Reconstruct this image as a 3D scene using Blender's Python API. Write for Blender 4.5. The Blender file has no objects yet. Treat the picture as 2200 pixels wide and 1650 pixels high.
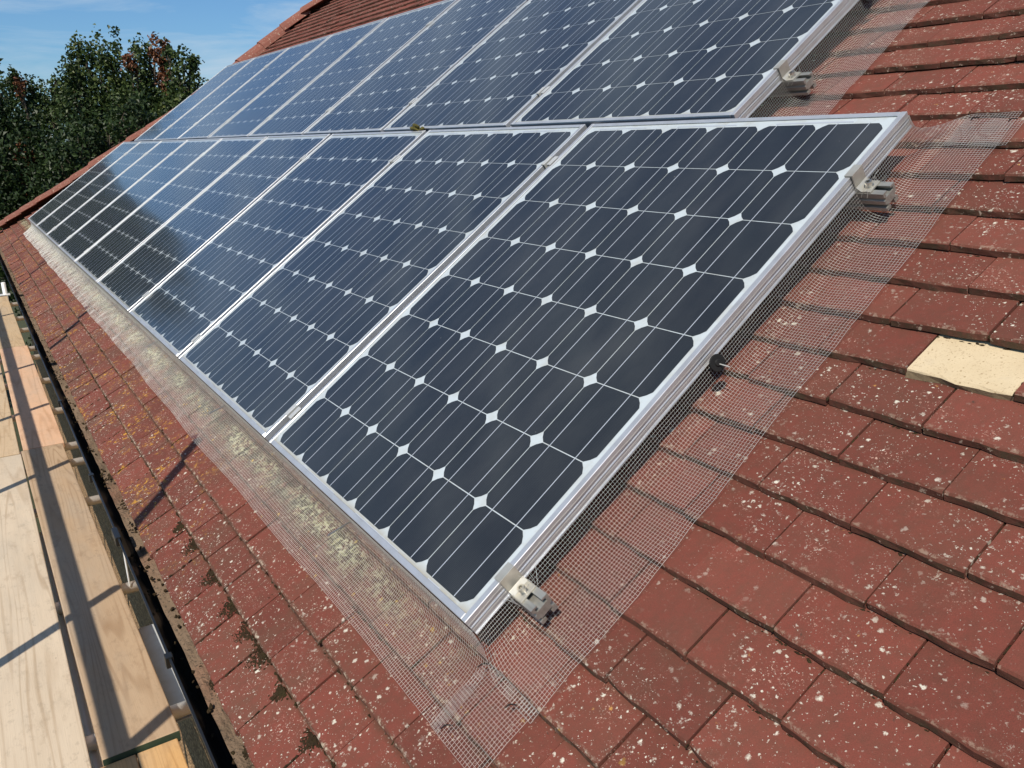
import bpy, bmesh, math, random
import numpy as np
from mathutils import Matrix, Vector

# ------------------------------------------------------------------ camera, sky, sun, exposure
scene = bpy.context.scene
COL = scene.collection
TH = math.radians(36.0)                       # roof pitch
SUN_AZ, SUN_EL = math.radians(-54), math.radians(49)

cam_d = bpy.data.cameras.new("camera")
cam_d.sensor_width = 36.0
cam_d.lens = 28.256
cam_d.clip_start = 0.02
cam_d.clip_end = 2000
cam = bpy.data.objects.new("camera", cam_d)
COL.objects.link(cam)
RC = ((0.555765, -0.233645, 0.797832), (0.831144, 0.176971, -0.527144), (-0.018028, 0.956081, 0.292546))
cm = Matrix(RC).to_4x4()
cm.translation = Vector((0.994403, -0.557788, 0.723628))
cam.matrix_world = cm
scene.camera = cam

scene.view_settings.view_transform = 'Standard'
scene.view_settings.look = 'None'
scene.view_settings.gamma = 1.0
scene.view_settings.exposure = 0.0
scene.render.engine = 'CYCLES'
scene.cycles.max_bounces = 6
scene.cycles.caustics_reflective = False
scene.cycles.caustics_refractive = False

sdir = Vector((math.cos(SUN_EL) * math.cos(SUN_AZ), math.cos(SUN_EL) * math.sin(SUN_AZ), math.sin(SUN_EL)))
sun_d = bpy.data.lights.new("sun", 'SUN')
sun_d.energy = 4.8
sun_d.angle = math.radians(0.53)
sun_d.color = (1.0, 0.925, 0.80)
sun = bpy.data.objects.new("sun", sun_d)
sun.rotation_euler = sdir.to_track_quat('Z', 'Y').to_euler()
sun.location = sdir * 60
COL.objects.link(sun)

world = bpy.data.worlds.new("World")
scene.world = world
world.use_nodes = True
wn, wl = world.node_tree.nodes, world.node_tree.links
for n in list(wn):
    wn.remove(n)
w_out = wn.new('ShaderNodeOutputWorld')
w_bg = wn.new('ShaderNodeBackground')
w_bg.inputs['Strength'].default_value = 0.10
sky = wn.new('ShaderNodeTexSky')
sky.sky_type = 'NISHITA'
sky.sun_disc = False
sky.sun_elevation = SUN_EL
sky.sun_rotation = math.radians(90) - SUN_AZ
sky.air_density = 1.0
sky.dust_density = 0.6
sky.ozone_density = 2.2
# thin streaky cirrus
tc = wn.new('ShaderNodeTexCoord')
mp = wn.new('ShaderNodeMapping')
mp.inputs['Scale'].default_value = (2.2, 2.2, 16.0)
mp.inputs['Rotation'].default_value = (0.10, 0.06, 0.3)
wl.new(tc.outputs['Generated'], mp.inputs['Vector'])
nz = wn.new('ShaderNodeTexNoise')
nz.inputs['Scale'].default_value = 1.7
nz.inputs['Detail'].default_value = 7
nz.inputs['Roughness'].default_value = 0.6
nz.inputs['Distortion'].default_value = 0.6
wl.new(mp.outputs['Vector'], nz.inputs['Vector'])
rp = wn.new('ShaderNodeValToRGB')
rp.color_ramp.elements[0].position = 0.45
rp.color_ramp.elements[0].color = (0, 0, 0, 1)
rp.color_ramp.elements[1].position = 0.70
rp.color_ramp.elements[1].color = (0.75, 0.75, 0.75, 1)
wl.new(nz.outputs['Fac'], rp.inputs['Fac'])
mx = wn.new('ShaderNodeMix')
mx.data_type = 'RGBA'
mx.inputs['B'].default_value = (5.0, 6.3, 7.6, 1)
wl.new(rp.outputs['Color'], mx.inputs['Factor'])
tint = wn.new('ShaderNodeMix')
tint.data_type = 'RGBA'
tint.blend_type = 'MULTIPLY'
tint.inputs['Factor'].default_value = 1.0
tint.inputs['B'].default_value = (0.56, 0.83, 1.08, 1)
wl.new(sky.outputs['Color'], tint.inputs['A'])
wl.new(tint.outputs['Result'], mx.inputs['A'])
wl.new(mx.outputs['Result'], w_bg.inputs['Color'])
wl.new(w_bg.outputs['Background'], w_out.inputs['Surface'])

# ------------------------------------------------------------------ helpers
MROOF = Matrix.Rotation(TH, 4, 'X')           # local (x, v up-slope, n normal) -> world
IDENT = Matrix.Identity(4)


def r2w(x, v, n):
    return MROOF @ Vector((x, v, n))


class MB:
    def __init__(self):
        self.v, self.f, self.a = [], [], []

    def poly(self, pts, val=0.0):
        i = len(self.v)
        self.v += [tuple(p) for p in pts]
        self.f.append(tuple(range(i, i + len(pts))))
        self.a.append(val)

    def box(self, x0, x1, y0, y1, z0, z1, val=0.0):
        i = len(self.v)
        self.v += [(x0, y0, z0), (x1, y0, z0), (x1, y1, z0), (x0, y1, z0),
                   (x0, y0, z1), (x1, y0, z1), (x1, y1, z1), (x0, y1, z1)]
        for q in ((0, 3, 2, 1), (4, 5, 6, 7), (0, 1, 5, 4), (1, 2, 6, 5), (2, 3, 7, 6), (3, 0, 4, 7)):
            self.f.append(tuple(i + k for k in q))
            self.a.append(val)

    def hexa(self, b, t, val=0.0):
        i = len(self.v)
        self.v += [tuple(p) for p in b] + [tuple(p) for p in t]
        for q in ((0, 3, 2, 1), (4, 5, 6, 7), (0, 1, 5, 4), (1, 2, 6, 5), (2, 3, 7, 6), (3, 0, 4, 7)):
            self.f.append(tuple(i + k for k in q))
            self.a.append(val)

    def tube(self, p, q, r0, r1=None, seg=16, caps=True, hollow=0.0, val=0.0):
        r1 = r0 if r1 is None else r1
        p, q = Vector(p), Vector(q)
        d = (q - p).normalized()
        u = d.orthogonal().normalized()
        w = d.cross(u)
        i = len(self.v)
        for c, r in ((p, r0), (q, r1)):
            for k in range(seg):
                a = 2 * math.pi * k / seg
                self.v.append(tuple(c + (u * math.cos(a) + w * math.sin(a)) * r))
        for k in range(seg):
            k2 = (k + 1) % seg
            self.f.append((i + k, i + k2, i + seg + k2, i + seg + k))
            self.a.append(val)
        if caps and not hollow:
            self.f.append(tuple(i + k for k in reversed(range(seg))))
            self.f.append(tuple(i + seg + k for k in range(seg)))
            self.a += [val, val]
        if hollow:
            j = len(self.v)
            for c, r in ((p, r0 - hollow), (q, r1 - hollow)):
                for k in range(seg):
                    a = 2 * math.pi * k / seg
                    self.v.append(tuple(c + (u * math.cos(a) + w * math.sin(a)) * r))
            for k in range(seg):
                k2 = (k + 1) % seg
                self.f.append((j + k2, j + k, j + seg + k, j + seg + k2))
                self.f.append((i + k2, i + k, j + k, j + k2))
                self.f.append((i + seg + k, i + seg + k2, j + seg + k2, j + seg + k))
                self.a += [val] * 3

    def extrude_x(self, prof, x0, x1, val=0.0):
        """prof: list of (y, z), counter-clockwise seen from +x"""
        n = len(prof)
        i = len(self.v)
        self.v += [(x0, y, z) for y, z in prof] + [(x1, y, z) for y, z in prof]
        for k in range(n):
            k2 = (k + 1) % n
            self.f.append((i + k, i + k2, i + n + k2, i + n + k))
            self.a.append(val)
        self.f.append(tuple(i + k for k in reversed(range(n))))
        self.f.append(tuple(i + n + k for k in range(n)))
        self.a += [val, val]

    def mesh(self, name, mat, attr=None, smooth=False):
        me = bpy.data.meshes.new(name)
        me.from_pydata(self.v, [], self.f)
        me.materials.append(mat)
        if attr:
            at = me.attributes.new(attr, 'FLOAT', 'FACE')
            at.data.foreach_set('value', self.a)
        if smooth:
            me.polygons.foreach_set('use_smooth', [True] * len(me.polygons))
        me.update()
        return me


def link(name, me, parent=None, mw=None, bevel=0.0, segs=2):
    o = bpy.data.objects.new(name, me)
    COL.objects.link(o)
    if parent is not None:
        o.parent = parent
    if mw is not None:
        o.matrix_local = mw
    if bevel:
        b = o.modifiers.new('bevel', 'BEVEL')
        b.width = bevel
        b.segments = segs
        b.limit_method = 'ANGLE'
    return o


def empty(name, mw=None):
    o = bpy.data.objects.new(name, None)
    o.empty_display_size = 0.1
    COL.objects.link(o)
    if mw is not None:
        o.matrix_world = mw
    return o


def tag(o, label, cat, group=None):
    o['label'] = label
    o['category'] = cat
    if group:
        o['group'] = group
    return o


class NT:
    """small node builder for one material"""
    def __init__(self, name):
        self.m = bpy.data.materials.new(name)
        self.m.use_nodes = True
        self.t = self.m.node_tree
        self.n, self.l = self.t.nodes, self.t.links
        self.b = self.n['Principled BSDF']
        self.co = self.n.new('ShaderNodeTexCoord').outputs['Object']

    def put(self, sock, val):
        if hasattr(val, 'is_output'):
            self.l.new(val, sock)
        else:
            if isinstance(val, (tuple, list)) and len(val) == 3 and sock.type == 'RGBA':
                val = tuple(val) + (1,)
            sock.default_value = val

    def set(self, **k):
        for a, v in k.items():
            self.put(self.b.inputs[a.replace('_', ' ')], v)
        return self

    def mapv(self, scale=(1, 1, 1), loc=(0, 0, 0), rot=(0, 0, 0), vec=None):
        n = self.n.new('ShaderNodeMapping')
        n.inputs['Scale'].default_value = scale
        n.inputs['Location'].default_value = loc
        n.inputs['Rotation'].default_value = rot
        self.put(n.inputs['Vector'], vec if vec is not None else self.co)
        return n.outputs['Vector']

    def noise(self, scale, detail=3, rough=0.55, dist=0.0, vec=None, out='Fac'):
        n = self.n.new('ShaderNodeTexNoise')
        n.inputs['Scale'].default_value = scale
        n.inputs['Detail'].default_value = detail
        n.inputs['Roughness'].default_value = rough
        n.inputs['Distortion'].default_value = dist
        self.put(n.inputs['Vector'], vec if vec is not None else self.co)
        return n.outputs[out]

    def vor(self, scale, vec=None, rnd=1.0):
        n = self.n.new('ShaderNodeTexVoronoi')
        n.inputs['Scale'].default_value = scale
        n.inputs['Randomness'].default_value = rnd
        self.put(n.inputs['Vector'], vec if vec is not None else self.co)
        return n.outputs['Distance'], n.outputs['Color']

    def math(self, op, a, b=0.0, c=0.0):
        n = self.n.new('ShaderNodeMath')
        n.operation = op
        for s, v in zip(n.inputs, (a, b, c)):
            self.put(s, v)
        return n.outputs[0]

    def ramp(self, fac, *stops):
        n = self.n.new('ShaderNodeValToRGB')
        cr = n.color_ramp
        while len(cr.elements) > len(stops):
            cr.elements.remove(cr.elements[-1])
        while len(cr.elements) < len(stops):
            cr.elements.new(0.5)
        for e, (p, c) in zip(cr.elements, stops):
            e.position = p
            e.color = (c, c, c, 1) if isinstance(c, (int, float)) else tuple(c) + (1,)
        self.put(n.inputs['Fac'], fac)
        return n.outputs['Color']

    def mix(self, fac, a, b, mode='MIX'):
        n = self.n.new('ShaderNodeMix')
        n.data_type = 'RGBA'
        n.blend_type = mode
        self.put(n.inputs['Factor'], fac)
        self.put(n.inputs['A'], a)
        self.put(n.inputs['B'], b)
        return n.outputs['Result']

    def attr(self, name):
        n = self.n.new('ShaderNodeAttribute')
        n.attribute_name = name
        return n.outputs['Fac']

    def sep(self, v, i):
        n = self.n.new('ShaderNodeSeparateXYZ')
        self.put(n.inputs[0], v)
        return n.outputs[i]

    def add(self, a, b):
        n = self.n.new('ShaderNodeVectorMath')
        n.operation = 'ADD'
        self.put(n.inputs[0], a)
        self.put(n.inputs[1], b)
        return n.outputs[0]

    def vscale(self, a, s):
        n = self.n.new('ShaderNodeVectorMath')
        n.operation = 'SCALE'
        self.put(n.inputs[0], a)
        self.put(n.inputs['Scale'], s)
        return n.outputs[0]

    def bump(self, h, strength=0.3, dist=0.002, prev=None):
        n = self.n.new('ShaderNodeBump')
        n.inputs['Strength'].default_value = strength
        n.inputs['Distance'].default_value = dist
        self.put(n.inputs['Height'], h)
        if prev is not None:
            self.l.new(prev, n.inputs['Normal'])
        self.l.new(n.outputs['Normal'], self.b.inputs['Normal'])
        return n.outputs['Normal']


# ------------------------------------------------------------------ materials
GAUGE, TW, V0 = 0.0976, 0.1657, 0.3519        # tile gauge, tile width, one measured course edge

def spots(t, scale, lo, size, vec):
    """irregular round spots, one per voronoi cell above a random threshold -> 0..1 mask"""
    d, c = t.vor(scale, vec)
    r = t.sep(c, 0)
    rad = t.math('MULTIPLY', t.math('MAXIMUM', t.math('SUBTRACT', r, lo), 0.0), size)
    return t.math('MULTIPLY', t.math('SUBTRACT', rad, d), 8.0)


def clamp01(t, x):
    n = t.n.new('ShaderNodeClamp')
    t.put(n.inputs['Value'], x)
    return n.outputs[0]


def make_tile_mat():
    t = NT('red_concrete_tile')
    rnd = t.attr('rnd')
    x, v = t.sep(t.co, 0), t.sep(t.co, 1)
    w1 = t.noise(85, 3, 0.65, vec=t.co, out='Color')
    w2 = t.noise(300, 2, 0.6, vec=t.co, out='Color')
    wv = t.add(t.add(t.co, t.vscale(w1, 0.013)), t.vscale(w2, 0.004))
    base = t.mix(t.noise(3.0, 4), (0.185, 0.043, 0.029), (0.268, 0.070, 0.049))
    base = t.mix(t.math('MULTIPLY', rnd, 0.7), base, (0.188, 0.052, 0.037))
    mot = t.ramp(t.noise(38, 5, 0.7), (0.42, 0.0), (0.68, 0.55))
    base = t.mix(mot, base, (0.13, 0.055, 0.036))
    grit = t.noise(900, 2, 0.7)
    base = t.mix(t.ramp(grit, (0.35, 0.55), (0.65, 0.0)), base, (0.10, 0.040, 0.027))
    pale = t.ramp(t.noise(520, 3, 0.75), (0.64, 0.0), (0.72, 0.6))
    base = t.mix(t.math('MULTIPLY', pale, t.ramp(t.noise(17, 3), (0.45, 0.1), (0.65, 0.8))), base, (0.40, 0.165, 0.115))
    tv = t.ramp(t.math('FRACT', t.math('MULTIPLY', rnd, 7.3)), (0.0, 0.78), (1.0, 1.08))
    base = t.mix(1.0, base, tv, 'MULTIPLY')
    # brown weathering, stronger toward the eave
    eav = clamp01(t, t.math('MULTIPLY_ADD', v, -1.6, 0.12))
    dirt = t.ramp(t.noise(7, 6, 0.7, vec=t.mapv((1.0, 0.55, 1.0))), (0.46, 0.0), (0.66, 1.0))
    base = t.mix(t.math('MULTIPLY', dirt, t.math('MULTIPLY_ADD', eav, 0.5, 0.22)), base, (0.105, 0.066, 0.042))
    # pale pink efflorescence speckle
    pk = t.math('MULTIPLY', t.ramp(t.noise(240, 4, 0.75), (0.59, 0.0), (0.65, 1.0)),
                t.ramp(t.noise(13, 3), (0.56, 0.0), (0.66, 0.9)))
    base = t.mix(pk, base, (0.62, 0.40, 0.31))
    # lichen: clustered mask, several sizes
    clu = t.ramp(t.noise(4.5, 3, 0.65), (0.40, 0.04), (0.60, 1.0))
    big = clamp01(t, spots(t, 34, 0.84, 1.5, wv))
    mid = clamp01(t, spots(t, 62, 0.54, 0.74, t.mapv(loc=(3.1, 1.7, 0.4), vec=wv)))
    sml = clamp01(t, spots(t, 140, 0.50, 0.72, t.mapv(loc=(0.3, 5.7, 0.9), vec=wv)))
    tny = clamp01(t, spots(t, 290, 0.55, 0.75, t.mapv(loc=(5.3, 2.7, 1.9), vec=wv)))
    blot = t.math('MULTIPLY', t.ramp(t.noise(95, 5, 0.72), (0.60, 0.0), (0.64, 1.0)),
                  t.ramp(t.noise(6.5, 2, vec=t.mapv(loc=(4, 2, 0))), (0.54, 0.0), (0.66, 0.9)))
    li = t.math('MAXIMUM', t.math('MAXIMUM', mid, sml), t.math('MAXIMUM', tny, blot))
    brk = t.ramp(t.noise(420, 2, 0.6), (0.30, 0.45), (0.5, 1.0))
    clu = clamp01(t, t.math('MULTIPLY_ADD', eav, 0.8, clu))
    li = t.math('MULTIPLY', t.math('MAXIMUM', t.math('MULTIPLY', li, clu), t.math('MULTIPLY', big, 0.95)), brk)
    lic = t.mix(t.noise(24, 2), (0.50, 0.47, 0.36), (0.78, 0.72, 0.62))
    base = t.mix(li, base, lic)
    # greenish-cream crust along the drip line of the panels
    band = t.math('MULTIPLY', clamp01(t, t.math('MULTIPLY_ADD', v, 22.0, 2.9)), clamp01(t, t.math('MULTIPLY_ADD', v, -30.0, -0.8)))
    band = t.math('MULTIPLY', band, clamp01(t, t.math('MULTIPLY_ADD', x, -1.6, 0.1)))
    cr = t.math('MULTIPLY', t.ramp(t.noise(80, 6, 0.78), (0.49, 0.0), (0.56, 0.95)), t.ramp(t.noise(7, 3), (0.36, 0.05), (0.58, 1.0)))
    cr = t.math('MULTIPLY', cr, clamp01(t, t.math('MULTIPLY_ADD', x, -0.12, 0.72)))
    bdk = t.ramp(t.noise(18, 5, 0.7, vec=t.mapv(loc=(2, 8, 1))), (0.38, 0.0), (0.52, 0.9))
    base = t.mix(t.math('MULTIPLY', band, bdk), base, (0.050, 0.044, 0.026))
    base = t.mix(t.math('MULTIPLY', band, cr), base, t.mix(t.noise(24, 4), (0.42, 0.43, 0.19), (0.82, 0.80, 0.60)))
    # orange lichen, mostly on the far part of the eave and a little under the near mesh
    xm = clamp01(t, t.math('MULTIPLY_ADD', x, -1.1, -0.9))
    om = t.math('MULTIPLY', t.ramp(t.noise(62, 5, 0.72, 0.3), (0.55, 0.0), (0.60, 1.0)),
                t.ramp(t.noise(8.5, 3, vec=t.mapv(loc=(7, 1, 2))), (0.51, 0.0), (0.58, 1.0)))
    om = t.math('MULTIPLY', t.math('MULTIPLY', om, clamp01(t, t.math('MULTIPLY', eav, 1.7))), xm)
    base = t.mix(clamp01(t, om), base, t.mix(t.noise(40, 2), (0.44, 0.20, 0.025), (0.56, 0.32, 0.05)))
    osp = clamp01(t, spots(t, 48, 0.93, 3.0, t.mapv(loc=(1.3, 9.1, 0.2), vec=wv)))
    base = t.mix(t.math('MULTIPLY', osp, 0.8), base, (0.52, 0.27, 0.07))
    yb = t.math('MULTIPLY', clamp01(t, t.math('MULTIPLY_ADD', v, -14.0, 0.1)), clamp01(t, t.math('MULTIPLY_ADD', v, 14.0, 2.7)))
    ysp = clamp01(t, spots(t, 55, 0.66, 1.0, t.mapv(loc=(4.3, 2.1, 0.2), vec=wv)))
    ysp = t.math('MULTIPLY', t.math('MULTIPLY', ysp, yb), t.ramp(t.noise(9, 2, vec=t.mapv(loc=(3, 3, 3))), (0.45, 0.0), (0.55, 1.0)))
    base = t.mix(ysp, base, (0.62, 0.42, 0.06))
    # dark crusts and droppings
    dk = clamp01(t, spots(t, 60, 0.88, 1.6, t.mapv(loc=(2.3, 3.1, 0.7), vec=wv)))
    base = t.mix(t.math('MULTIPLY', dk, 0.7), base, (0.055, 0.04, 0.03))
    dp = t.mapv((1.0, 0.30, 1.0), loc=(6.3, 1.1, 0.7), vec=t.add(t.co, t.vscale(w1, 0.03)))
    bd = clamp01(t, t.math('MULTIPLY', spots(t, 9.0, 0.88, 1.1, dp), 0.5))
    bd = t.math('MULTIPLY', bd, t.ramp(t.noise(110, 4, 0.7), (0.47, 0.0), (0.56, 1.0)))
    base = t.mix(bd, base, t.mix(t.noise(60, 3), (0.35, 0.36, 0.33), (0.80, 0.76, 0.68)))
    # crust along the lower edge and moss stain along the head of the exposed strip, near the eave
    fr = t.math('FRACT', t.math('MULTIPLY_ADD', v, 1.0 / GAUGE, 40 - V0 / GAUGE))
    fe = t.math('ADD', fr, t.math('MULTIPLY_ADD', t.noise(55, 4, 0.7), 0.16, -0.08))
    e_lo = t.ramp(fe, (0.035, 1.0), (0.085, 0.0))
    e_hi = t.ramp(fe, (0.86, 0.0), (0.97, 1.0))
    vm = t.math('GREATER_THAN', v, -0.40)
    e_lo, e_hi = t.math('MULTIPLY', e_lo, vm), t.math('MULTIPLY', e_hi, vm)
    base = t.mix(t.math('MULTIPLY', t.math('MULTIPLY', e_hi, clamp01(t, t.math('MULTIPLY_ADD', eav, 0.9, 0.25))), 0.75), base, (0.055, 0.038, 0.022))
    fleck = t.ramp(t.noise(75, 4, 0.75), (0.52, 0.0), (0.60, 1.0))
    base = t.mix(t.math('MULTIPLY', t.math('MULTIPLY', e_lo, clamp01(t, t.math('MULTIPLY_ADD', eav, 0.9, 0.2))), 0.7), base, (0.095, 0.055, 0.036))
    base = t.mix(t.math('MULTIPLY', t.math('MULTIPLY', e_lo, fleck), t.math('MULTIPLY_ADD', eav, 0.7, 0.25)), base, t.mix(t.noise(90, 3), (0.42, 0.32, 0.22), (0.66, 0.58, 0.45)))
    # nose of each tile: browner, moss-stained, painted darker to deepen riser shade; lichen-crusted near the eave
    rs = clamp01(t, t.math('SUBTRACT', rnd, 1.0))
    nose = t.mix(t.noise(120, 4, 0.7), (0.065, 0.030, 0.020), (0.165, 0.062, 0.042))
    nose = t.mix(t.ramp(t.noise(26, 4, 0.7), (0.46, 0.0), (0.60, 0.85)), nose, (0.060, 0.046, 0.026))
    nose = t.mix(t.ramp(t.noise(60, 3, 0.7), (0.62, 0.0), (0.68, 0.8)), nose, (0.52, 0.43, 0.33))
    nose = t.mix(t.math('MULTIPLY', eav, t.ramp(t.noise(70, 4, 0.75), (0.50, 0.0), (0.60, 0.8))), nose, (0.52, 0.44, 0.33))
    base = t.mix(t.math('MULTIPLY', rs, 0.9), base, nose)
    t.set(Base_Color=base, Roughness=0.9, Specular_IOR_Level=0.25)
    b = t.bump(t.noise(700, 3, 0.7), 0.6, 0.001)
    b = t.bump(t.noise(60, 4, 0.6), 0.4, 0.003, b)
    t.bump(li, 0.4, 0.0012, b)
    return t.m


M_TILE = make_tile_mat()

t = NT('pale_cream_tile')
bc = t.mix(t.noise(25, 4), (0.52, 0.405, 0.25), (0.64, 0.52, 0.345))
sp = clamp01(t, spots(t, 170, 0.35, 0.55, t.co))
bc = t.mix(t.math('MULTIPLY', sp, 0.7), bc, (0.28, 0.19, 0.10))
bc = t.mix(t.ramp(t.noise(230, 4, 0.75), (0.56, 0.0), (0.66, 0.75)), bc, (0.36, 0.26, 0.16))
bc = t.mix(t.ramp(t.noise(14, 4, 0.7), (0.52, 0.0), (0.7, 0.45)), bc, (0.46, 0.38, 0.28))
bc = t.mix(t.math('MULTIPLY', clamp01(t, t.math('SUBTRACT', t.attr('rnd'), 1.0)), 0.9), bc, t.mix(t.noise(150, 4, 0.7), (0.07, 0.05, 0.03), (0.30, 0.22, 0.13)))
t.set(Base_Color=bc, Roughness=0.92, Specular_IOR_Level=0.2)
t.bump(t.noise(350, 3, 0.7), 0.6, 0.0012)
M_CREAM = t.m

t = NT('hip_cap_clay')
bc = t.mix(t.noise(6, 5, 0.65), (0.16, 0.055, 0.036), (0.26, 0.095, 0.065))
bc = t.mix(t.ramp(t.noise(45, 4, 0.7), (0.58, 0.0), (0.66, 0.8)), bc, (0.42, 0.33, 0.24))
t.set(Base_Color=bc, Roughness=0.9)
t.bump(t.noise(90, 4), 0.4, 0.003)
M_HIP = t.m

t = NT('cement_mortar')
t.set(Base_Color=t.mix(t.noise(60, 4), (0.30, 0.22, 0.16), (0.45, 0.36, 0.28)), Roughness=0.95)
M_MORTAR = t.m


def alu(name, col, rough, metal=1.0, dirt=0.25, dcol=(0.35, 0.33, 0.29), streak=(2, 2, 2)):
    t = NT(name)
    c = t.mix(t.math('MULTIPLY', t.ramp(t.noise(9, 4, 0.65, vec=t.mapv(streak)), (0.42, 0.0), (0.75, 1.0)), dirt), col, dcol)
    t.set(Base_Color=c, Metallic=metal,
          Roughness=t.math('MULTIPLY_ADD', t.noise(30, 3), 0.2, rough - 0.1))
    t.bump(t.noise(160, 2), 0.05, 0.001)
    return t.m


M_FRAME = alu('anodised_frame', (0.62, 0.63, 0.65), 0.36, metal=0.6, dirt=0.35)
M_RAIL = alu('weathered_rail', (0.44, 0.43, 0.39), 0.45, dirt=0.5, metal=0.7, dcol=(0.22, 0.2, 0.16), streak=(1, 9, 9))
M_CLAMP = alu('cast_clamp', (0.54, 0.52, 0.46), 0.45, metal=0.6, dirt=0.5, dcol=(0.27, 0.24, 0.19))
M_BOLT = alu('steel_bolt', (0.58, 0.56, 0.51), 0.32, metal=1.0)
M_WIRE = alu('galvanised_wire', (0.70, 0.69, 0.65), 0.45, metal=0.45, dirt=0.2)
M_GALV = alu('galvanised_tube', (0.84, 0.84, 0.83), 0.45, metal=0.35, dirt=0.12)
M_CHANNEL = alu('grey_channel', (0.52, 0.54, 0.56), 0.5, metal=0.15, dirt=0.35)

t = NT('white_backsheet')
grime = t.ramp(t.noise(22, 4, 0.65), (0.45, 0.0), (0.75, 0.5))
yb = t.ramp(t.math('MULTIPLY_ADD', t.sep(t.co, 1), 28.0, 0.6435 * 28.0), (0.0, 0.9), (0.55, 0.0))
t.set(Base_Color=t.mix(t.math('MAXIMUM', grime, t.math('MULTIPLY', yb, t.ramp(t.noise(35, 3), (0.25, 0.4), (0.5, 1.0)))), (0.50, 0.55, 0.57), (0.36, 0.335, 0.27)), Roughness=0.35, Coat_Weight=1.0, Coat_Roughness=0.07, Coat_IOR=1.45)
M_BACK = t.m

t = NT('silicon_cell')
cn = t.mix(t.noise(2.2, 2), (0.0080, 0.0095, 0.0105), (0.0110, 0.0125, 0.0135))
dust = t.math('MULTIPLY', t.ramp(t.noise(800, 2, 0.7), (0.5, 0.0), (0.8, 0.30)), 1.0)
cn = t.mix(t.math('MULTIPLY', dust, 0.12), cn, (0.35, 0.33, 0.30))
fl = t.ramp(t.noise(5, 5, 0.65, vec=t.mapv((1, 0.5, 1))), (0.40, 0.0), (0.75, 0.07))
cn = t.mix(fl, cn, (0.30, 0.29, 0.27))
# fine contact fingers across the cell
fg = t.ramp(t.math('FRACT', t.math('MULTIPLY', t.sep(t.co, 1), 400.0)), (0.80, 0.0), (0.88, 1.0))
cn = t.mix(t.math('MULTIPLY', fg, 0.055), cn, (0.5, 0.5, 0.5))
dr = clamp01(t, spots(t, 11, 0.90, 0.45, t.add(t.co, t.vscale(t.noise(90, 2, out='Color'), 0.02))))
sc = clamp01(t, spots(t, 30, 0.93, 1.5, t.mapv(loc=(1, 2, 0))))
cn = t.mix(t.math('MAXIMUM', dr, sc), cn, (0.55, 0.53, 0.48))
t.set(Base_Color=cn, Roughness=0.45, Specular_IOR_Level=0.3, Coat_Weight=1.0,
      Coat_Roughness=t.math('MULTIPLY_ADD', t.noise(14, 3), 0.05, 0.065), Coat_IOR=1.45)
M_CELL = t.m

t = NT('silver_busbar')
t.set(Base_Color=(0.52, 0.55, 0.60), Metallic=0.25, Roughness=0.4, Coat_Weight=1.0, Coat_Roughness=0.08, Coat_IOR=1.45)
M_BUS = t.m

t = NT('black_plastic')
t.set(Base_Color=t.mix(t.noise(30, 3), (0.008, 0.008, 0.008), (0.018, 0.017, 0.016)), Roughness=0.55, Specular_IOR_Level=0.3)
M_BLACK = t.m

t = NT('gutter_plastic')
t.set(Base_Color=t.mix(t.noise(14, 4, 0.7), (0.007, 0.007, 0.007), (0.018, 0.017, 0.015)), Roughness=0.35)
M_GUTTER = t.m

t = NT('gutter_silt')
sl = t.mix(t.noise(14, 5, 0.7, vec=t.mapv((0.5, 3, 1))), (0.13, 0.085, 0.052), (0.30, 0.21, 0.14))
sl = t.mix(t.ramp(t.noise(4, 3), (0.5, 0.0), (0.7, 0.7)), sl, (0.25, 0.12, 0.075))
sl = t.mix(t.ramp(t.noise(130, 3, 0.7), (0.55, 0.0), (0.64, 0.85)), sl, (0.04, 0.033, 0.022))
t.set(Base_Color=sl, Roughness=0.95)
t.bump(t.noise(120, 4, 0.7), 0.8, 0.006)
M_SILT = t.m

t = NT('moss')
ms = t.mix(t.noise(70, 4, 0.7), (0.024, 0.016, 0.009), (0.085, 0.058, 0.032))
ms = t.mix(t.ramp(t.noise(12, 2), (0.55, 0.0), (0.8, 0.5)), ms, (0.075, 0.075, 0.02))
t.set(Base_Color=ms, Roughness=1.0, Specular_IOR_Level=0.1)
t.bump(t.noise(300, 4, 0.8), 1.0, 0.006)
M_MOSS = t.m

t = NT('green_moss')
t.set(Base_Color=t.mix(t.noise(120, 4, 0.7), (0.035, 0.030, 0.008), (0.20, 0.17, 0.03)), Roughness=1.0)
t.bump(t.noise(400, 4, 0.8), 1.0, 0.004)
M_GMOSS = t.m

t = NT('pebbledash')
d, c = t.vor(75)
pb = t.mix(t.sep(c, 0), (0.22, 0.115, 0.05), (0.98, 0.64, 0.33))
pb = t.mix(t.ramp(d, (0.25, 0.0), (0.6, 0.8)), pb, (0.08, 0.05, 0.028))
t.set(Base_Color=t.mix(t.math('MULTIPLY', t.noise(2.5, 4), 0.5), pb, (0.45, 0.25, 0.115)), Roughness=0.95)
t.bump(t.math('MULTIPLY', d, -1.0), 0.9, 0.012)
M_PEBBLE = t.m

t = NT('painted_board')
t.set(Base_Color=(0.12, 0.10, 0.085), Roughness=0.7)
M_SOFFIT = t.m

t = NT('rough_grass_ground')
gr = t.mix(t.noise(1.2, 6, 0.7), (0.035, 0.045, 0.015), (0.09, 0.075, 0.04))
gr = t.mix(t.noise(25, 4, 0.7), gr, (0.05, 0.06, 0.02))
t.set(Base_Color=gr, Roughness=1.0)
t.bump(t.noise(30, 5, 0.7), 0.8, 0.05)
M_GROUND = t.m


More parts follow.
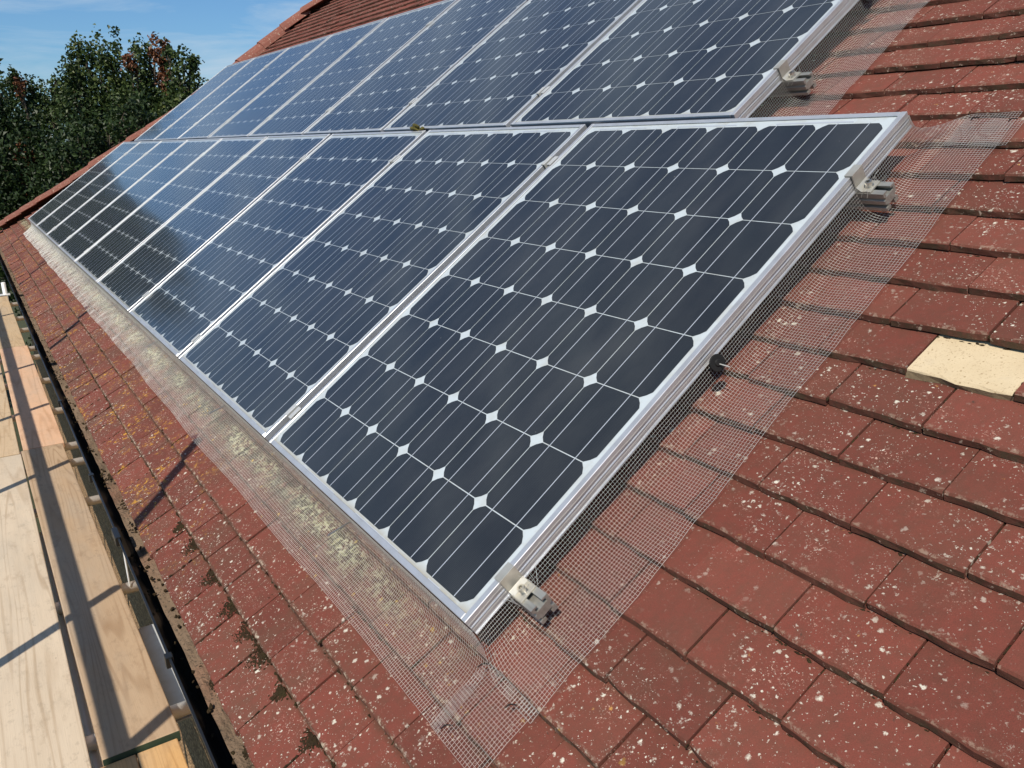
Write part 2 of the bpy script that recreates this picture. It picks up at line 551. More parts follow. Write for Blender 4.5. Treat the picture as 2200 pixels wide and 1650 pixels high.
def wood(name, dark, light, seed, ring=1.0):
    t = NT(name)
    vec = t.mapv((0.30, 6.0, 6.0), loc=(seed * 3.7, seed * 1.3, seed))
    wob = t.noise(1.1, 2, 0.45, vec=vec)
    lines = t.math('SINE', t.math('MULTIPLY', wob, 120.0 * ring))
    g = t.ramp(t.math('MULTIPLY_ADD', lines, 0.5, 0.5), (0.0, 0.0), (0.70, 0.08), (1.0, 1.0))
    g = t.math('MULTIPLY', g, t.ramp(t.noise(2.2, 3, 0.6, vec=t.mapv((0.6, 3, 3), loc=(2, seed, 0))), (0.38, 0.15), (0.62, 1.0)))
    fine = t.noise(3.0, 4, 0.7, vec=t.mapv((3, 120, 120), loc=(seed, 0, 0)))
    col = t.mix(t.noise(2.3, 4, 0.6, vec=t.mapv((0.7, 4, 4), loc=(seed, seed, 0))), dark, light)
    col = t.mix(t.math('MULTIPLY', g, 0.50), col, tuple(x * y for x, y in zip(dark, (0.62, 0.52, 0.42))))
    col = t.mix(t.math('MULTIPLY', t.ramp(fine, (0.45, 0.0), (0.8, 1.0)), 0.28), col, tuple(x * 0.6 for x in dark))
    st = t.ramp(t.noise(5.5, 5, 0.7, vec=t.mapv((1, 2.2, 1), loc=(seed * 2, 5, 0))), (0.56, 0.0), (0.72, 0.45))
    col = t.mix(st, col, tuple(x * y for x, y in zip(dark, (0.55, 0.48, 0.42))))
    sc_ = t.ramp(t.noise(16, 5, 0.75, vec=t.mapv((0.8, 1.5, 1), loc=(seed, 3, 0))), (0.54, 0.0), (0.66, 0.5))
    col = t.mix(t.math('MULTIPLY', sc_, t.ramp(t.noise(2.0, 3, vec=t.mapv(loc=(seed, 9, 0))), (0.4, 0.2), (0.6, 1.0))), col, tuple(x * 0.55 for x in dark))
    gr_ = t.ramp(t.noise(1.3, 4, 0.7, vec=t.mapv((0.6, 2, 1), loc=(seed * 5, 1, 0))), (0.45, 0.0), (0.7, 0.45))
    col = t.mix(gr_, col, (0.36, 0.33, 0.28))
    sp = clamp01(t, spots(t, 38, 0.93, 2.0, t.add(t.mapv((0.7, 1, 1), loc=(seed, 1, 0)), t.vscale(t.noise(60, 2, out='Color'), 0.015))))
    col = t.mix(t.math('MULTIPLY', sp, 0.75), col, (0.09, 0.06, 0.035))
    ws = clamp01(t, spots(t, 26, 0.95, 2.2, t.add(t.mapv((1, 1, 1), loc=(seed + 4, 7, 0)), t.vscale(t.noise(50, 2, out='Color'), 0.03))))
    col = t.mix(t.math('MULTIPLY', ws, 0.6), col, (0.75, 0.68, 0.56))
    t.set(Base_Color=col, Roughness=0.85, Specular_IOR_Level=0.25)
    b = t.bump(fine, 0.25, 0.0015)
    t.bump(g, 0.15, 0.001, b)
    return t.m


t = NT('dark_green_end_paint')
t.set(Base_Color=t.mix(t.noise(50, 4), (0.012, 0.022, 0.012), (0.05, 0.085, 0.045)), Roughness=0.8)
M_GREENEND = t.m

t = NT('bark')
t.set(Base_Color=t.mix(t.noise(6, 5, 0.7, vec=t.mapv((4, 4, 1))), (0.05, 0.038, 0.026), (0.14, 0.11, 0.08)), Roughness=0.95)
t.bump(t.noise(20, 4, vec=t.mapv((4, 4, 1))), 0.8, 0.02)
M_BARK = t.m

t = NT('leaf')
lv = t.attr('rnd')
lc = t.ramp(lv, (0.0, (0.013, 0.026, 0.008)), (0.35, (0.034, 0.060, 0.015)), (0.75, (0.090, 0.125, 0.032)), (0.89, (0.19, 0.20, 0.06)),  # low greens deepened as crown shade, brightest greens painted as sunlit leaves
            (0.90, (0.15, 0.06, 0.028)), (1.0, (0.23, 0.095, 0.045)))
t.set(Base_Color=lc, Roughness=0.5, Specular_IOR_Level=0.4)
tr = t.n.new('ShaderNodeBsdfTranslucent')
t.l.new(lc, tr.inputs['Color'])
ms_ = t.n.new('ShaderNodeMixShader')
ms_.inputs[0].default_value = 0.22
t.l.new(t.b.outputs[0], ms_.inputs[1])
t.l.new(tr.outputs[0], ms_.inputs[2])
t.l.new(ms_.outputs[0], t.n['Material Output'].inputs['Surface'])
M_LEAF = t.m

# ------------------------------------------------------------------ ground
mb = MB()
mb.poly([(-600, -600, -5.3), (600, -600, -5.3), (600, 600, -5.3), (-600, 600, -5.3)])
g = link('ground', mb.mesh('ground', M_GROUND))
g['kind'] = 'structure'

# ------------------------------------------------------------------ house
RNG = random.Random(4)
house = empty('house')
tag(house, 'house with red tiled hipped roof and brown pebbledash wall under the solar panels', 'house')

HIP = [(-12.1, -0.95), (-11.176, -0.284), (-10.715, 0.092), (-10.251, 0.459), (-9.518, 1.226), (-9.18, 1.501), (-8.72, 1.90), (-8.52, 2.35),
       (-8.62, 2.80), (-8.62, 3.35), (-8.53, 3.70), (-8.281, 3.90), (-7.6, 4.75)]


def hip_x(v):
    for (xa, va), (xb, vb) in zip(HIP, HIP[1:]):
        if va <= v <= vb:
            return xa + (xb - xa) * (v - va) / (vb - va)
    return HIP[0][0] if v < HIP[0][1] else HIP[-1][0]


mb = MB()
cream = MB()
rows = list(range(-8, 44))


def tile(dst, x0, x1, ve, n_edge, drop, th, tilt, rn, length):
    """one plain tile: lower edge at ve, slightly tilted; a split front edge so that it is not ruler straight"""
    sl = drop
    nseg = 6
    xs = [x0 + (x1 - x0) * k / nseg for k in range(nseg + 1)]
    je = [RNG.uniform(-0.0015, 0.0015) for _ in xs]
    jt = [RNG.uniform(-0.0006, 0.0006) for _ in xs]
    je[0] += RNG.choice((0, 0, 0.003)) * RNG.random()
    je[-1] += RNG.choice((0, 0, 0.003)) * RNG.random()
    i = len(dst.v)
    for k, x in enumerate(xs):
        u = (k / nseg - 0.5) * tilt
        ch = 0.0026
        dst.v += [(x, ve + length, n_edge - sl * length + u),           # back top
                  (x, ve + je[k] + ch * 1.4, n_edge + u + jt[k]),         # front top (after chamfer)
                  (x, ve + je[k], n_edge - ch + u + jt[k]),               # front chamfer
                  (x, ve + je[k] - 0.0046 + RNG.uniform(0, 0.0026), n_edge - th + u)]   # nose leans out to its foot
    for k in range(nseg):
        a, b = i + 4 * k, i + 4 * (k + 1)
        dst.f += [(a, a + 1, b + 1, b), (a + 1, a + 2, b + 2, b + 1), (a + 2, a + 3, b + 3, b + 2)]
        dst.a += [rn, rn, 2.0]
    e = i + 4 * nseg
    for s in (i, e):
        j = len(dst.v)
        x = dst.v[s][0]
        dst.v.append((x, ve + length, n_edge - sl * length - th))
        q = (s, j, s + 3, s + 2, s + 1)
        dst.f.append(q if s == i else tuple(reversed(q)))
        dst.a.append(rn)


for m in rows:
    ve = V0 + GAUGE * m
    if m == -8:
        ve = -0.4505
    off = 0.3075 + (0.0 if m % 2 == 0 else TW / 2)
    hx = hip_x(ve) - 0.05
    k0 = int(math.floor((hx - off) / TW))
    k1 = int(math.ceil((3.0 - off) / TW))
    for k in range(k0, k1):
        x0 = off + k * TW + RNG.uniform(-0.0008, 0.0008)
        x1 = x0 + TW - (0.0030 if ve > -0.02 else 0.0040) + RNG.uniform(-0.0013, 0.0010)
        far = x0 < -4
        vj = ve + RNG.uniform(-0.0022, 0.0022)
        nj = -0.099 + RNG.uniform(-0.0012, 0.0022)
        if x0 < -1.0 and RNG.random() < 0.06:
            nj += RNG.uniform(0.002, 0.005)
        dst = mb
        if m == 4 and abs(x0 - 0.3075) < 0.03:
            dst = cream
            nj = -0.1010
        ln = 0.125 if m > -8 else 0.16
        tile(dst, x0, x1, vj, nj, 0.0162 / GAUGE, 0.0130, RNG.uniform(-0.0022, 0.0022), RNG.random(), ln)
# close the roof below the tiles so no light comes through
roof_me = mb.mesh('roof_tiles', M_TILE, 'rnd')
o = link('roof_tiles', roof_me, house, MROOF)
rc_ = random.Random(3)
cream.v = [(x + rc_.uniform(-.0022, .0022), v + (rc_.uniform(-.0035, .0035) if v < 0.78 else 0), n) for x, v, n in cream.v]
o = link('roof_tile', cream.mesh('roof_tile', M_CREAM, 'rnd'), house, MROOF)
o['label'] = 'pale cream replacement tile among the red tiles'
mb = MB()
mb.poly([(hip_x(-0.40), -0.40, -0.132), (3.0, -0.40, -0.132), (3.0, 4.7, -0.132), (-7.6, 4.7, -0.132), (-8.3, 3.9, -0.132), (-8.52, 2.35, -0.132), (-9.518, 1.226, -0.132)])
link('roof_underlay', mb.mesh('roof_underlay', M_SOFFIT), house, MROOF)
# slope round the corner, beyond the hip, and the rear slope
hw = [r2w(x, v, -0.12) for x, v in HIP[1:]]
top = hw[-1]
mb = MB()
for a, b in zip(hw, hw[1:]):
    mb.poly([a, b, (b[0] - 0.02, top[1] + (top[1] - b[1]), b[2]), (a[0] - 0.02, top[1] + (top[1] - a[1]), a[2])], 0.5)
mb.poly([(3.0, top[1], top[2]), top, (hw[0][0], top[1] * 2 - hw[0][1], hw[0][2]), (3.0, top[1] * 2 - hw[0][1], hw[0][2])], 0.5)
link('rear_roof', mb.mesh('rear_roof', M_TILE, 'rnd'), house)

# hip caps, each a tile of its own, bedded on mortar
mor = MB()
pts = []
for (xa, va), (xb, vb) in zip(HIP, HIP[1:]):
    n = max(1, int(math.hypot(xb - xa, vb - va) / 0.01))
    for k in range(n):
        pts.append((xa + (xb - xa) * k / n, va + (vb - va) * k / n))
acc, segs, last = 0.0, [pts[0]], pts[0]
for p in pts:
    acc += math.hypot(p[0] - last[0], p[1] - last[1])
    last = p
    if acc >= 0.33:
        segs.append(p)
        acc = 0.0
for k, (a, b) in enumerate(zip(segs, segs[1:])):
    if a[1] < -0.42:
        continue
    pa, pb = r2w(a[0], a[1], -0.035), r2w(b[0], b[1], -0.035)
    d = (pb - pa).normalized()
    pb = pb + d * 0.035
    side = d.cross(Vector((0, 0, 1))).normalized()
    up = side.cross(d).normalized()
    jit = RNG.uniform(-0.006, 0.006)
    mb = MB()
    arc = []
    N = 7
    for rr in (0.115, 0.099):
        ring = []
        for s in range(N + 1):
            ang = math.pi * (s / N) * 0.86 + math.pi * 0.07
            ring.append((math.cos(ang) * rr, math.sin(ang) * rr - 0.095 + jit))
        arc.append(ring)
    prof = arc[0] + arc[1][::-1]
    i0 = len(mb.v)
    for P, lift in ((pa, 0.012), (pb, 0.0)):
        for (c1, c2) in prof:
            q = P + side * c1 + up * (c2 + lift)
            mb.v.append(tuple(q))
    n = len(prof)
    for s in range(n):
        s2 = (s + 1) % n
        mb.f.append((i0 + s, i0 + s2, i0 + n + s2, i0 + n + s))
        mb.a.append(0)
    mb.f.append(tuple(i0 + s for s in range(n))[::-1])
    mb.f.append(tuple(i0 + n + s for s in range(n)))
    link('hip_tile', mb.mesh('hip_tile', M_HIP), house)

# fascia, soffit, wall, gutter (world axes)
mb = MB()
mb.box(-10.9, 3.0, -0.225, -0.200, -0.62, -0.40)
mb.box(-10.9, 3.0, -0.200, 0.02, -0.615, -0.60)
link('fascia', mb.mesh('fascia', M_SOFFIT), house)
mb = MB()
mb.box(-10.75, 3.0, -0.15, 0.05, -5.3, -0.56)
mb.box(-10.75, -10.5, 0.05, 6.6, -5.3, -0.50)
link('wall', mb.mesh('wall', M_PEBBLE), house)

gut = None
mb = MB()
gy, gz, gr_ = -0.294, -0.392, 0.060
seg = 14
prof = []
for rr in (gr_, gr_ - 0.004):
    ring = []
    for s in range(seg + 1):
        a = math.pi + math.pi * s / seg
        ring.append((gy + math.cos(a) * rr, gz + math.sin(a) * rr))
    prof.append(ring)
lip = [(gy - gr_ - 0.0015, gz), (gy - gr_ - 0.0015, gz + 0.006), (gy - gr_ + 0.0035, gz + 0.006)]
pf = prof[0] + [(gy + gr_, gz + 0.004), (gy + gr_ - 0.004, gz + 0.004)] + prof[1][::-1] + lip[::-1]
mb.extrude_x(pf, -11.2, 1.2)
gut = link('gutter', mb.mesh('gutter', M_GUTTER), house)
mb = MB()
NX = 500
for k in range(NX):
    xa, xb = -11.1 + 12.2 * k / NX, -11.1 + 12.2 * (k + 1) / NX
    def hh(x, y):
        return -0.432 + 0.006 * math.sin(x * 3.1 + y * 30) + 0.004 * math.sin(x * 13.7) + 0.003 * math.sin(x * 41 + y * 90)
    ys = [-0.313, -0.303, -0.293, -0.281, -0.266, -0.250]
    for ya, yb in zip(ys, ys[1:]):
        mb.poly([(xa, ya, hh(xa, ya)), (xb, ya, hh(xb, ya)), (xb, yb, hh(xb, yb)), (xa, yb, hh(xa, yb))])
link('silt', mb.mesh('silt', M_SILT), gut)
for bx in (-0.75, -1.48, -2.02, -3.06, -4.35, -5.6, -6.9, -8.2):
    mb = MB()
    w_ = 0.040 if bx == -1.48 else 0.011
    mb.box(bx - w_, bx + w_, gy - gr_ - 0.008, gy - gr_ + 0.009, gz - 0.02, gz + 0.009)
    link('gutter_bracket', mb.mesh('gutter_bracket', M_GUTTER), gut, bevel=0.002)

# ------------------------------------------------------------------ solar panels (built once, then copied)
PW, PH, PITCH = 0.996, 1.313, 1.0277
CP = 0.158
LIP = 0.0125


def panel_meshes():
    f = MB()
    hw_, hh_ = PW / 2, PH / 2
    hb = 0.0355
    for sx in (-1, 1):                       # long side members run full height: hollow section with a groove
        xo, xi = sx * hw_, sx * (hw_ - LIP)
        pr = [(xo, 0.0), (xi, 0.0), (xi, -0.0030), (sx * (hw_ - 0.0105), -0.010), (sx * (hw_ - 0.0105), -hb), (sx * (hw_ + 0.0026), -hb),
              (sx * (hw_ + 0.0026), -hb + 0.0024), (xo, -hb + 0.0030), (xo, -0.0190), (sx * (hw_ - 0.0016), -0.0184), (sx * (hw_ - 0.0016), -0.0164), (xo, -0.0158)]
        n = len(pr)
        i = len(f.v)
        f.v += [(x, -hh_, z) for x, z in pr] + [(x, hh_, z) for x, z in pr]
        for k in range(n):
            k2 = (k + 1) % n
            q = (i + k, i + k2, i + n + k2, i + n + k)
            f.f.append(q if sx > 0 else q[::-1])
            f.a.append(0)
        c0, c1 = tuple(i + k for k in range(n)), tuple(i + n + k for k in range(n))
        f.f += [c0[::-1] if sx > 0 else c0, c1 if sx > 0 else c1[::-1]]
        f.a += [0, 0]
    g_ = 0.0008
    for sy in (-1, 1):                       # short members butt between them, a hair lower
        ya, yb = sorted((sy * hh_ * 0.9998, sy * (hh_ - LIP)))
        f.box(-hw_ + LIP + g_, hw_ - LIP - g_, ya, yb, -0.0032, -0.0004)
        ya, yb = sorted((sy * hh_ * 0.9998, sy * (hh_ - 0.0105)))
        f.box(-hw_ + LIP + g_, hw_ - LIP - g_, ya, yb, -hb + 0.0004, -0.0033)
    b = MB()
    b.box(-hw_ + 0.0108, hw_ - 0.0108, -hh_ + 0.0108, hh_ - 0.0108, -0.0085, -0.0040)
    c = MB()
    ch, gp = 0.0187, 0.0010
    vy0 = -hh_ + 0.0185                      # lower edge of the cell field
    for i in range(6):
        for j in range(8):
            xa, xb = (i - 3) * CP + gp, (i - 2) * CP - gp
            ya, yb = vy0 + j * CP + gp, vy0 + (j + 1) * CP - gp
            c.poly([(xa + ch, ya, -0.0036), (xb - ch, ya, -0.0036), (xb - ch * .44, ya + ch * .44, -0.0036), (xb, ya + ch, -0.0036), (xb, yb - ch, -0.0036),
                    (xb - ch * .44, yb - ch * .44, -0.0036), (xb - ch, yb, -0.0036), (xa + ch, yb, -0.0036), (xa + ch * .44, yb - ch * .44, -0.0036),
                    (xa, yb - ch, -0.0036), (xa, ya + ch, -0.0036), (xa + ch * .44, ya + ch * .44, -0.0036)])
    u = MB()
    for i in range(6):
        for k in (0.26, 0.74):
            x = (i - 3 + k) * CP
            u.box(x - 0.00085, x + 0.00085, vy0 + 0.0015, vy0 + 8 * CP + 0.004, -0.0036, -0.0033)
    for i in (0, 2, 4):
        x = (i - 3 + 0.26) * CP
        u.box(x - 0.006, x + CP * 1.22, vy0 + 8 * CP + 0.0042, vy0 + 8 * CP + 0.0082, -0.0039, -0.0034)
        u.box(x + CP - 0.006, x + CP * 1.22 + (CP if i < 4 else 0), vy0 - 0.0078, vy0 - 0.0040, -0.0039, -0.0034)
    return f, b, c, u


fm, bm_, cm_, um = panel_meshes()
ME_F = fm.mesh('frame', M_FRAME)
ME_B = bm_.mesh('backsheet', M_BACK)
ME_C = cm_.mesh('solar_cells', M_CELL)
ME_U = um.mesh('busbars', M_BUS)
proto = empty('solar_panel')
pf_ = link('frame', ME_F, proto, bevel=0.0009, segs=1)
link('backsheet', ME_B, proto)
link('solar_cells', ME_C, proto)
link('busbars', ME_U, proto)
GROUP_P = 'solar panels in two rows on the tiled roof'
ORD = ['', 'second', 'third', 'fourth', 'fifth', 'sixth', 'seventh', 'eighth']


def place_panel(first, x, v, label):
    r = proto if first else proto.copy()
    if not first:
        COL.objects.link(r)
        for ch in list(proto.children):
            c = ch.copy()
            COL.objects.link(c)
            c.parent = r
    j = Matrix.Rotation(RNG.uniform(-0.0015, 0.0015), 4, 'X') @ Matrix.Rotation(RNG.uniform(-0.0015, 0.0015), 4, 'Y')
    r.matrix_world = MROOF @ Matrix.Translation((x, v, RNG.uniform(-0.001, 0.001))) @ j
    tag(r, label, 'solar panel', GROUP_P)
    return r


XL0, VL0 = -0.4765, -0.0185 + PH / 2
for k in range(9):
    if k == 0:
        lab = 'nearest dark solar panel of the lower row, with the mesh corner at its bottom right'
    elif k == 8:
        lab = 'farthest solar panel of the lower row, beside the hip tiles and trees'
    else:
        lab = '%s solar panel from the right end of the lower row' % ORD[k]
    place_panel(k == 0, XL0 - k * PITCH, VL0, lab)
XU0, VU0 = -0.4765 - 0.4585, 1.3080 + PH / 2
for k in range(8):
    if k == 0:
        lab = 'nearest solar panel of the upper row, beside the upper wire mesh strip'
    elif k == 7:
        lab = 'farthest solar panel of the upper row, its corner standing against the sky'
    else:
        lab = '%s solar panel from the right end of the upper row' % ORD[k]
    place_panel(False, XU0 - k * PITCH, VU0, lab)

# ------------------------------------------------------------------ mounting rails with clamps
def rail_profile():
    # (v, n) around the outside, clockwise channel slots at top and on the uphill side
    t0, b0 = -0.0475, -0.0965
    return [(-0.0225, b0), (-0.008, b0), (-0.008, b0 + 0.009), (-0.013, b0 + 0.009), (-0.013, b0 + 0.014), (0.013, b0 + 0.014),
            (0.013, b0 + 0.009), (0.008, b0 + 0.009), (0.008, b0), (0.0225, b0), (0.0225, -0.084), (0.0145, -0.080), (0.0145, -0.074), (0.0225, -0.070),
            (0.0225, t0), (0.0075, t0), (0.0075, t0 - 0.0045), (0.0150, t0 - 0.0045), (0.0150, t0 - 0.014), (-0.0150, t0 - 0.014), (-0.0150, t0 - 0.0045),
            (-0.0075, t0 - 0.0045), (-0.0075, t0), (-0.0225, t0), (-0.0225, -0.058), (-0.0185, -0.060), (-0.0185, -0.066), (-0.0225, -0.068),
            (-0.0225, -0.078), (-0.0150, -0.080), (-0.0150, -0.086), (-0.0225, -0.088)]


RAILP = [(v * 0.84, -0.0370 + (n + 0.0475) * 0.82) for v, n in rail_profile()]


def end_clamp_mesh():
    m = MB()
    w = 0.0175
    # Z section: lip on the frame, web down its side, foot on the rail (x outward from the frame face at 0)
    m.box(-0.0115, 0.0060, -w, w, 0.0006, 0.0036)
    m.box(0.0030, 0.0060, -w, w, -0.0333, 0.0005)
    m.box(0.0030, 0.0340, -w, w, -0.0366, -0.0334)
    m.hexa([(0.0061, -w, -0.0332), (0.014, -w, -0.0332), (0.014, w, -0.0332), (0.0061, w, -0.0332)],
           [(0.0061, -w, -0.025), (0.0066, -w, -0.025), (0.0066, w, -0.025), (0.0061, w, -0.025)])
    return m.mesh('end_clamp', M_CLAMP)


def bolt_mesh(h, r=0.0075):
    m = MB()
    m.tube((0, 0, 0), (0, 0, 0.002), 0.0095, seg=18)
    m.tube((0, 0, 0.002), (0, 0, 0.002 + h), r, seg=18, hollow=r * 0.48)
    m.tube((0, 0, 0.002), (0, 0, 0.0045), r * 0.5, seg=8)
    return m.mesh('bolt', M_BOLT)


def mid_clamp_mesh():
    m = MB()
    w = 0.0195
    gh = 0.0135
    m.box(-gh - 0.0085, -gh + 0.004, -w, w, 0.0008, 0.0040)
    m.box(gh - 0.004, gh + 0.0085, -w, w, 0.0008, 0.0040)
    m.box(-gh + 0.0042, -gh + 0.0072, -w, w, -0.018, 0.0037)
    m.box(gh - 0.0072, gh - 0.0042, -w, w, -0.018, 0.0037)
    m.box(-gh + 0.0042, gh - 0.0042, -w, w, -0.021, -0.0181)
    return m.mesh('mid_clamp', M_MID)


M_MID = alu('pale_mid_clamp', (0.70, 0.69, 0.65), 0.4, metal=0.5, dirt=0.3)
ME_EC, ME_MC = end_clamp_mesh(), mid_clamp_mesh()
ME_BOLT, ME_BOLT2 = bolt_mesh(0.011), bolt_mesh(0.007, 0.006)
RG = 'mounting rails under the solar panels'


def rail(v, x_face, ncol, x_end, label):
    r = tag(empty('mounting_rail', MROOF @ Matrix.Translation((0, v, 0))), label, 'mounting rail', RG)
    m = MB()
    m.extrude_x(RAILP, x_face - ncol * PITCH - 0.03, x_end)
    link('rail_profile', m.mesh('rail_profile', M_RAIL), r)
    e = link('end_clamp', ME_EC, r, Matrix.Translation((x_face, 0, 0)), bevel=0.0007, segs=2)
    link('bolt', ME_BOLT, e, Matrix.Translation((0.0222, 0, -0.0333)) @ Matrix.Scale(0.88, 4))
    for k in range(1, ncol):
        c = link('mid_clamp', ME_MC, r, Matrix.Translation((x_face - k * PITCH + (PITCH - PW) / 2, RNG.uniform(-0.012, 0.012), 0)), bevel=0.0008, segs=2)
        link('bolt', ME_BOLT2, c, Matrix.Translation((0, 0, -0.0180)))
    return r


XF = XL0 + PW / 2
XFU = XU0 + PW / 2
rail(0.082, XF, 9, 0.082, 'rail end under the bottom corner clamp of the nearest lower-row panel')
rail(1.104, XF, 9, 0.082, 'rail end under the top clamp of the nearest lower-row panel')
rail(1.510, XFU, 8, XFU + 0.066, 'rail end under the clamp low on the upper row beside the upper mesh')
rail(2.345, XFU, 8, XFU + 0.066, 'rail beneath the top part of the upper row, seen only as clamps between panels')

# ------------------------------------------------------------------ welded wire mesh
def wire_mesh(name, prof_fn, s0, s1, pitch, tlen, label, cat='wire mesh', rad=0.00028, step=0.05, axis='v', skip=None, ntc=15):
    """prof_fn(s, t) -> (x, v, n) arrays; s along the strip, t across it (arc length)"""
    V, F = [], []
    nv = 0
    seg = 3

    def add_lines(P, ref):
        nonlocal nv
        # P: (lines, pts, 3)
        T = np.gradient(P, axis=1)
        T /= np.linalg.norm(T, axis=2, keepdims=True) + 1e-12
        A = np.cross(T, ref)
        A /= np.linalg.norm(A, axis=2, keepdims=True) + 1e-12
        B = np.cross(T, A)
        L, N = P.shape[:2]
        rings = []
        for k in range(seg):
            a = 2 * math.pi * k / seg
            rings.append(P + rad * (math.cos(a) * A + math.sin(a) * B))
        R = np.stack(rings, axis=2)          # L,N,seg,3
        V.append(R.reshape(-1, 3))
        idx = nv + np.arange(L * N * seg).reshape(L, N, seg)
        a0 = idx[:, :-1, :]
        a1 = idx[:, 1:, :]
        q = np.stack([a0, np.roll(a0, -1, 2), np.roll(a1, -1, 2), a1], axis=-1)
        F.append(q.reshape(-1, 4))
        nv += L * N * seg

    nt = int(tlen / pitch) + 1
    ts = np.arange(nt) * pitch
    ss = np.arange(int((s1 - s0) / pitch) + 1) * pitch + s0
    # long wires
    sl = np.linspace(s0, ss[-1], max(2, int((s1 - s0) / step) + 1))
    S, T_ = np.meshgrid(sl, ts)
    P = np.stack(prof_fn(S, T_), axis=-1)
    add_lines(P, np.array([0.0, 0.02, 1.0]) if axis == 'x' else np.array([0.02, 0.0, 1.0]))
    # cross wires
    tl = np.linspace(0, ts[-1], ntc)
    S, T_ = np.meshgrid(ss, tl, indexing='ij')
    P = np.stack(prof_fn(S, T_), axis=-1)
    P[..., 2] += rad * 1.6
    add_lines(P, np.array([1.0, 0.02, 0.0]) if axis == 'x' else np.array([0.0, 1.0, 0.02]))
    Va = np.concatenate(V)
    Fa = np.concatenate(F)
    me = bpy.data.meshes.new(name)
    me.vertices.add(len(Va))
    me.vertices.foreach_set('co', Va.ravel())
    me.loops.add(Fa.size)
    me.loops.foreach_set('vertex_index', Fa.ravel().astype(np.int32))
    me.polygons.add(len(Fa))
    me.polygons.foreach_set('loop_start', (np.arange(len(Fa)) * 4).astype(np.int32))
    me.polygons.foreach_set('use_smooth', np.ones(len(Fa), dtype=bool))
    me.materials.append(M_WIRE)
    me.update(calc_edges=True)
    me.validate()
    o = link(name, me, None, None)
    o.matrix_world = MROOF
    tag(o, label, cat)
    return o


def curve(knots):
    K = np.array(knots, float)
    d = np.r_[0, np.cumsum(np.hypot(*(np.diff(K, axis=0).T)))]
    tt = np.linspace(0, d[-1], 400)
    a, b = np.interp(tt, d, K[:, 0]), np.interp(tt, d, K[:, 1])
    ker = np.hanning(41)
    ker /= ker.sum()
    pad = lambda z: np.convolve(np.r_[np.full(20, z[0]) + np.arange(-20, 0) * (z[1] - z[0]), z, np.full(20, z[-1]) + np.arange(1, 21) * (z[-1] - z[-2])], ker, 'valid')
    a, b = pad(a), pad(b)
    L = np.r_[0, np.cumsum(np.hypot(np.diff(a), np.diff(b)))]
    return L, a, b


WP = 0.00635
LR, AR, BR = curve([(0.0022, -0.009), (0.0048, -0.036), (0.010, -0.062), (0.024, -0.084), (0.055, -0.0945), (0.157, -0.0945)])
LB, AB, BB = curve([(0.002, -0.010), (0.007, -0.046), (0.016, -0.072), (0.036, -0.090), (0.062, -0.0945), (0.150, -0.0945)])


def wob(s, t, tl, ph):
    k = np.clip((t - tl * 0.45) / (tl * 0.55), 0, 1)
    return k * (0.0030 * np.sin(s * 9.3 + ph + t * 9) + 0.0022 * np.sin(s * 23.0 + ph * 2 - t * 31) + 0.0012 * np.sin(s * 57 + ph) + 0.0034) + 0.0008 * np.sin(s * 41 + t * 60 + ph)


def side_fn(xf, ph, v_lo, v_hi, trim):
    def fn(s, t):
        x = xf + np.interp(t, LR, AR) + 0.0012 * np.sin(s * 6 + ph) * np.clip(t * 20, 0, 1) + 0.0022 * np.sin(s * 3.1 + ph) * np.clip(t * 8, 0, 1)
        n = np.interp(t, LR, BR) + wob(s, t, LR[-1], ph)
        v = s + 0.0035 * np.sin(s * 4.4 + t * 14 + ph) * np.clip(t * 8, 0, 1)
        k = np.clip((t - 0.02) / 0.10, 0, 1)
        k = 1 - k * k * (3 - 2 * k)
        e1 = np.clip((s - (v_hi - 0.26)) / 0.26, 0, 1)
        e0 = np.clip(((v_lo + 0.16) - s) / 0.16, 0, 1)
        v = v - k * trim[1] * e1 * e1 + k * trim[0] * e0 * e0
        return x, v, n
    return fn


def bot_fn(s, t):
    e = VB0 - np.interp(t, LB, AB) - 0.0030 * np.sin(s * 2.7) * np.clip(t * 8, 0, 1) - 0.0022 * np.sin(s * 7.9 + 1) * np.clip(t * 8, 0, 1)
    n = np.interp(t, LB, BB) + wob(s, t, LB[-1], 2.0) + 0.0025 * np.sin(s * 1.9) * np.sin(np.clip(t / LB[-1], 0, 1) * 3.14)
    x = s + 0.002 * np.sin(s * 5 + t * 20)
    return x, e, n


VB0 = -0.0185
SIDE_LOW = wire_mesh('wire_mesh', side_fn(XF, 0.4, -0.060, 1.412, (0.042, 0.118)), -0.060, 1.412, WP, LR[-1], 'right-hand strip of silver wire mesh bent from the lower row edge onto the tiles')
SIDE_UP = wire_mesh('wire_mesh', side_fn(XFU, 2.1, 1.325, 2.66, (0, 0)), 1.325, 2.66, WP, LR[-1], 'upper strip of silver wire mesh along the right edge of the upper row')
wire_mesh('wire_mesh', bot_fn, -9.32, 0.040, WP, LB[-1], 'long bright strip of wire mesh along the bottom edge of the lower row', axis='x', step=0.06, ntc=14)


def flat_fn(x0, v0, ang, ph):
    ca, sa = math.cos(ang), math.sin(ang)

    def fn(s, t):
        x = x0 + s * sa + t * ca
        v = v0 + s * ca - t * sa
        n = -0.0915 + 0.003 * np.sin(s * 30 + ph) + 0.0025 * np.sin(t * 34 + ph)
        return x, v, n
    return fn


wire_mesh('wire_mesh', flat_fn(0.022, -0.170, 0.02, 0.3), 0, 0.135, WP, 0.145, 'small square of doubled wire mesh beyond the bottom corner of the nearest panel', ntc=24)
wire_mesh('wire_mesh', flat_fn(0.075, 1.300, -0.05, 1.3), 0, 0.095, WP, 0.118, 'small doubled patch of wire mesh beyond the top right corner of the nearest panel', ntc=24)

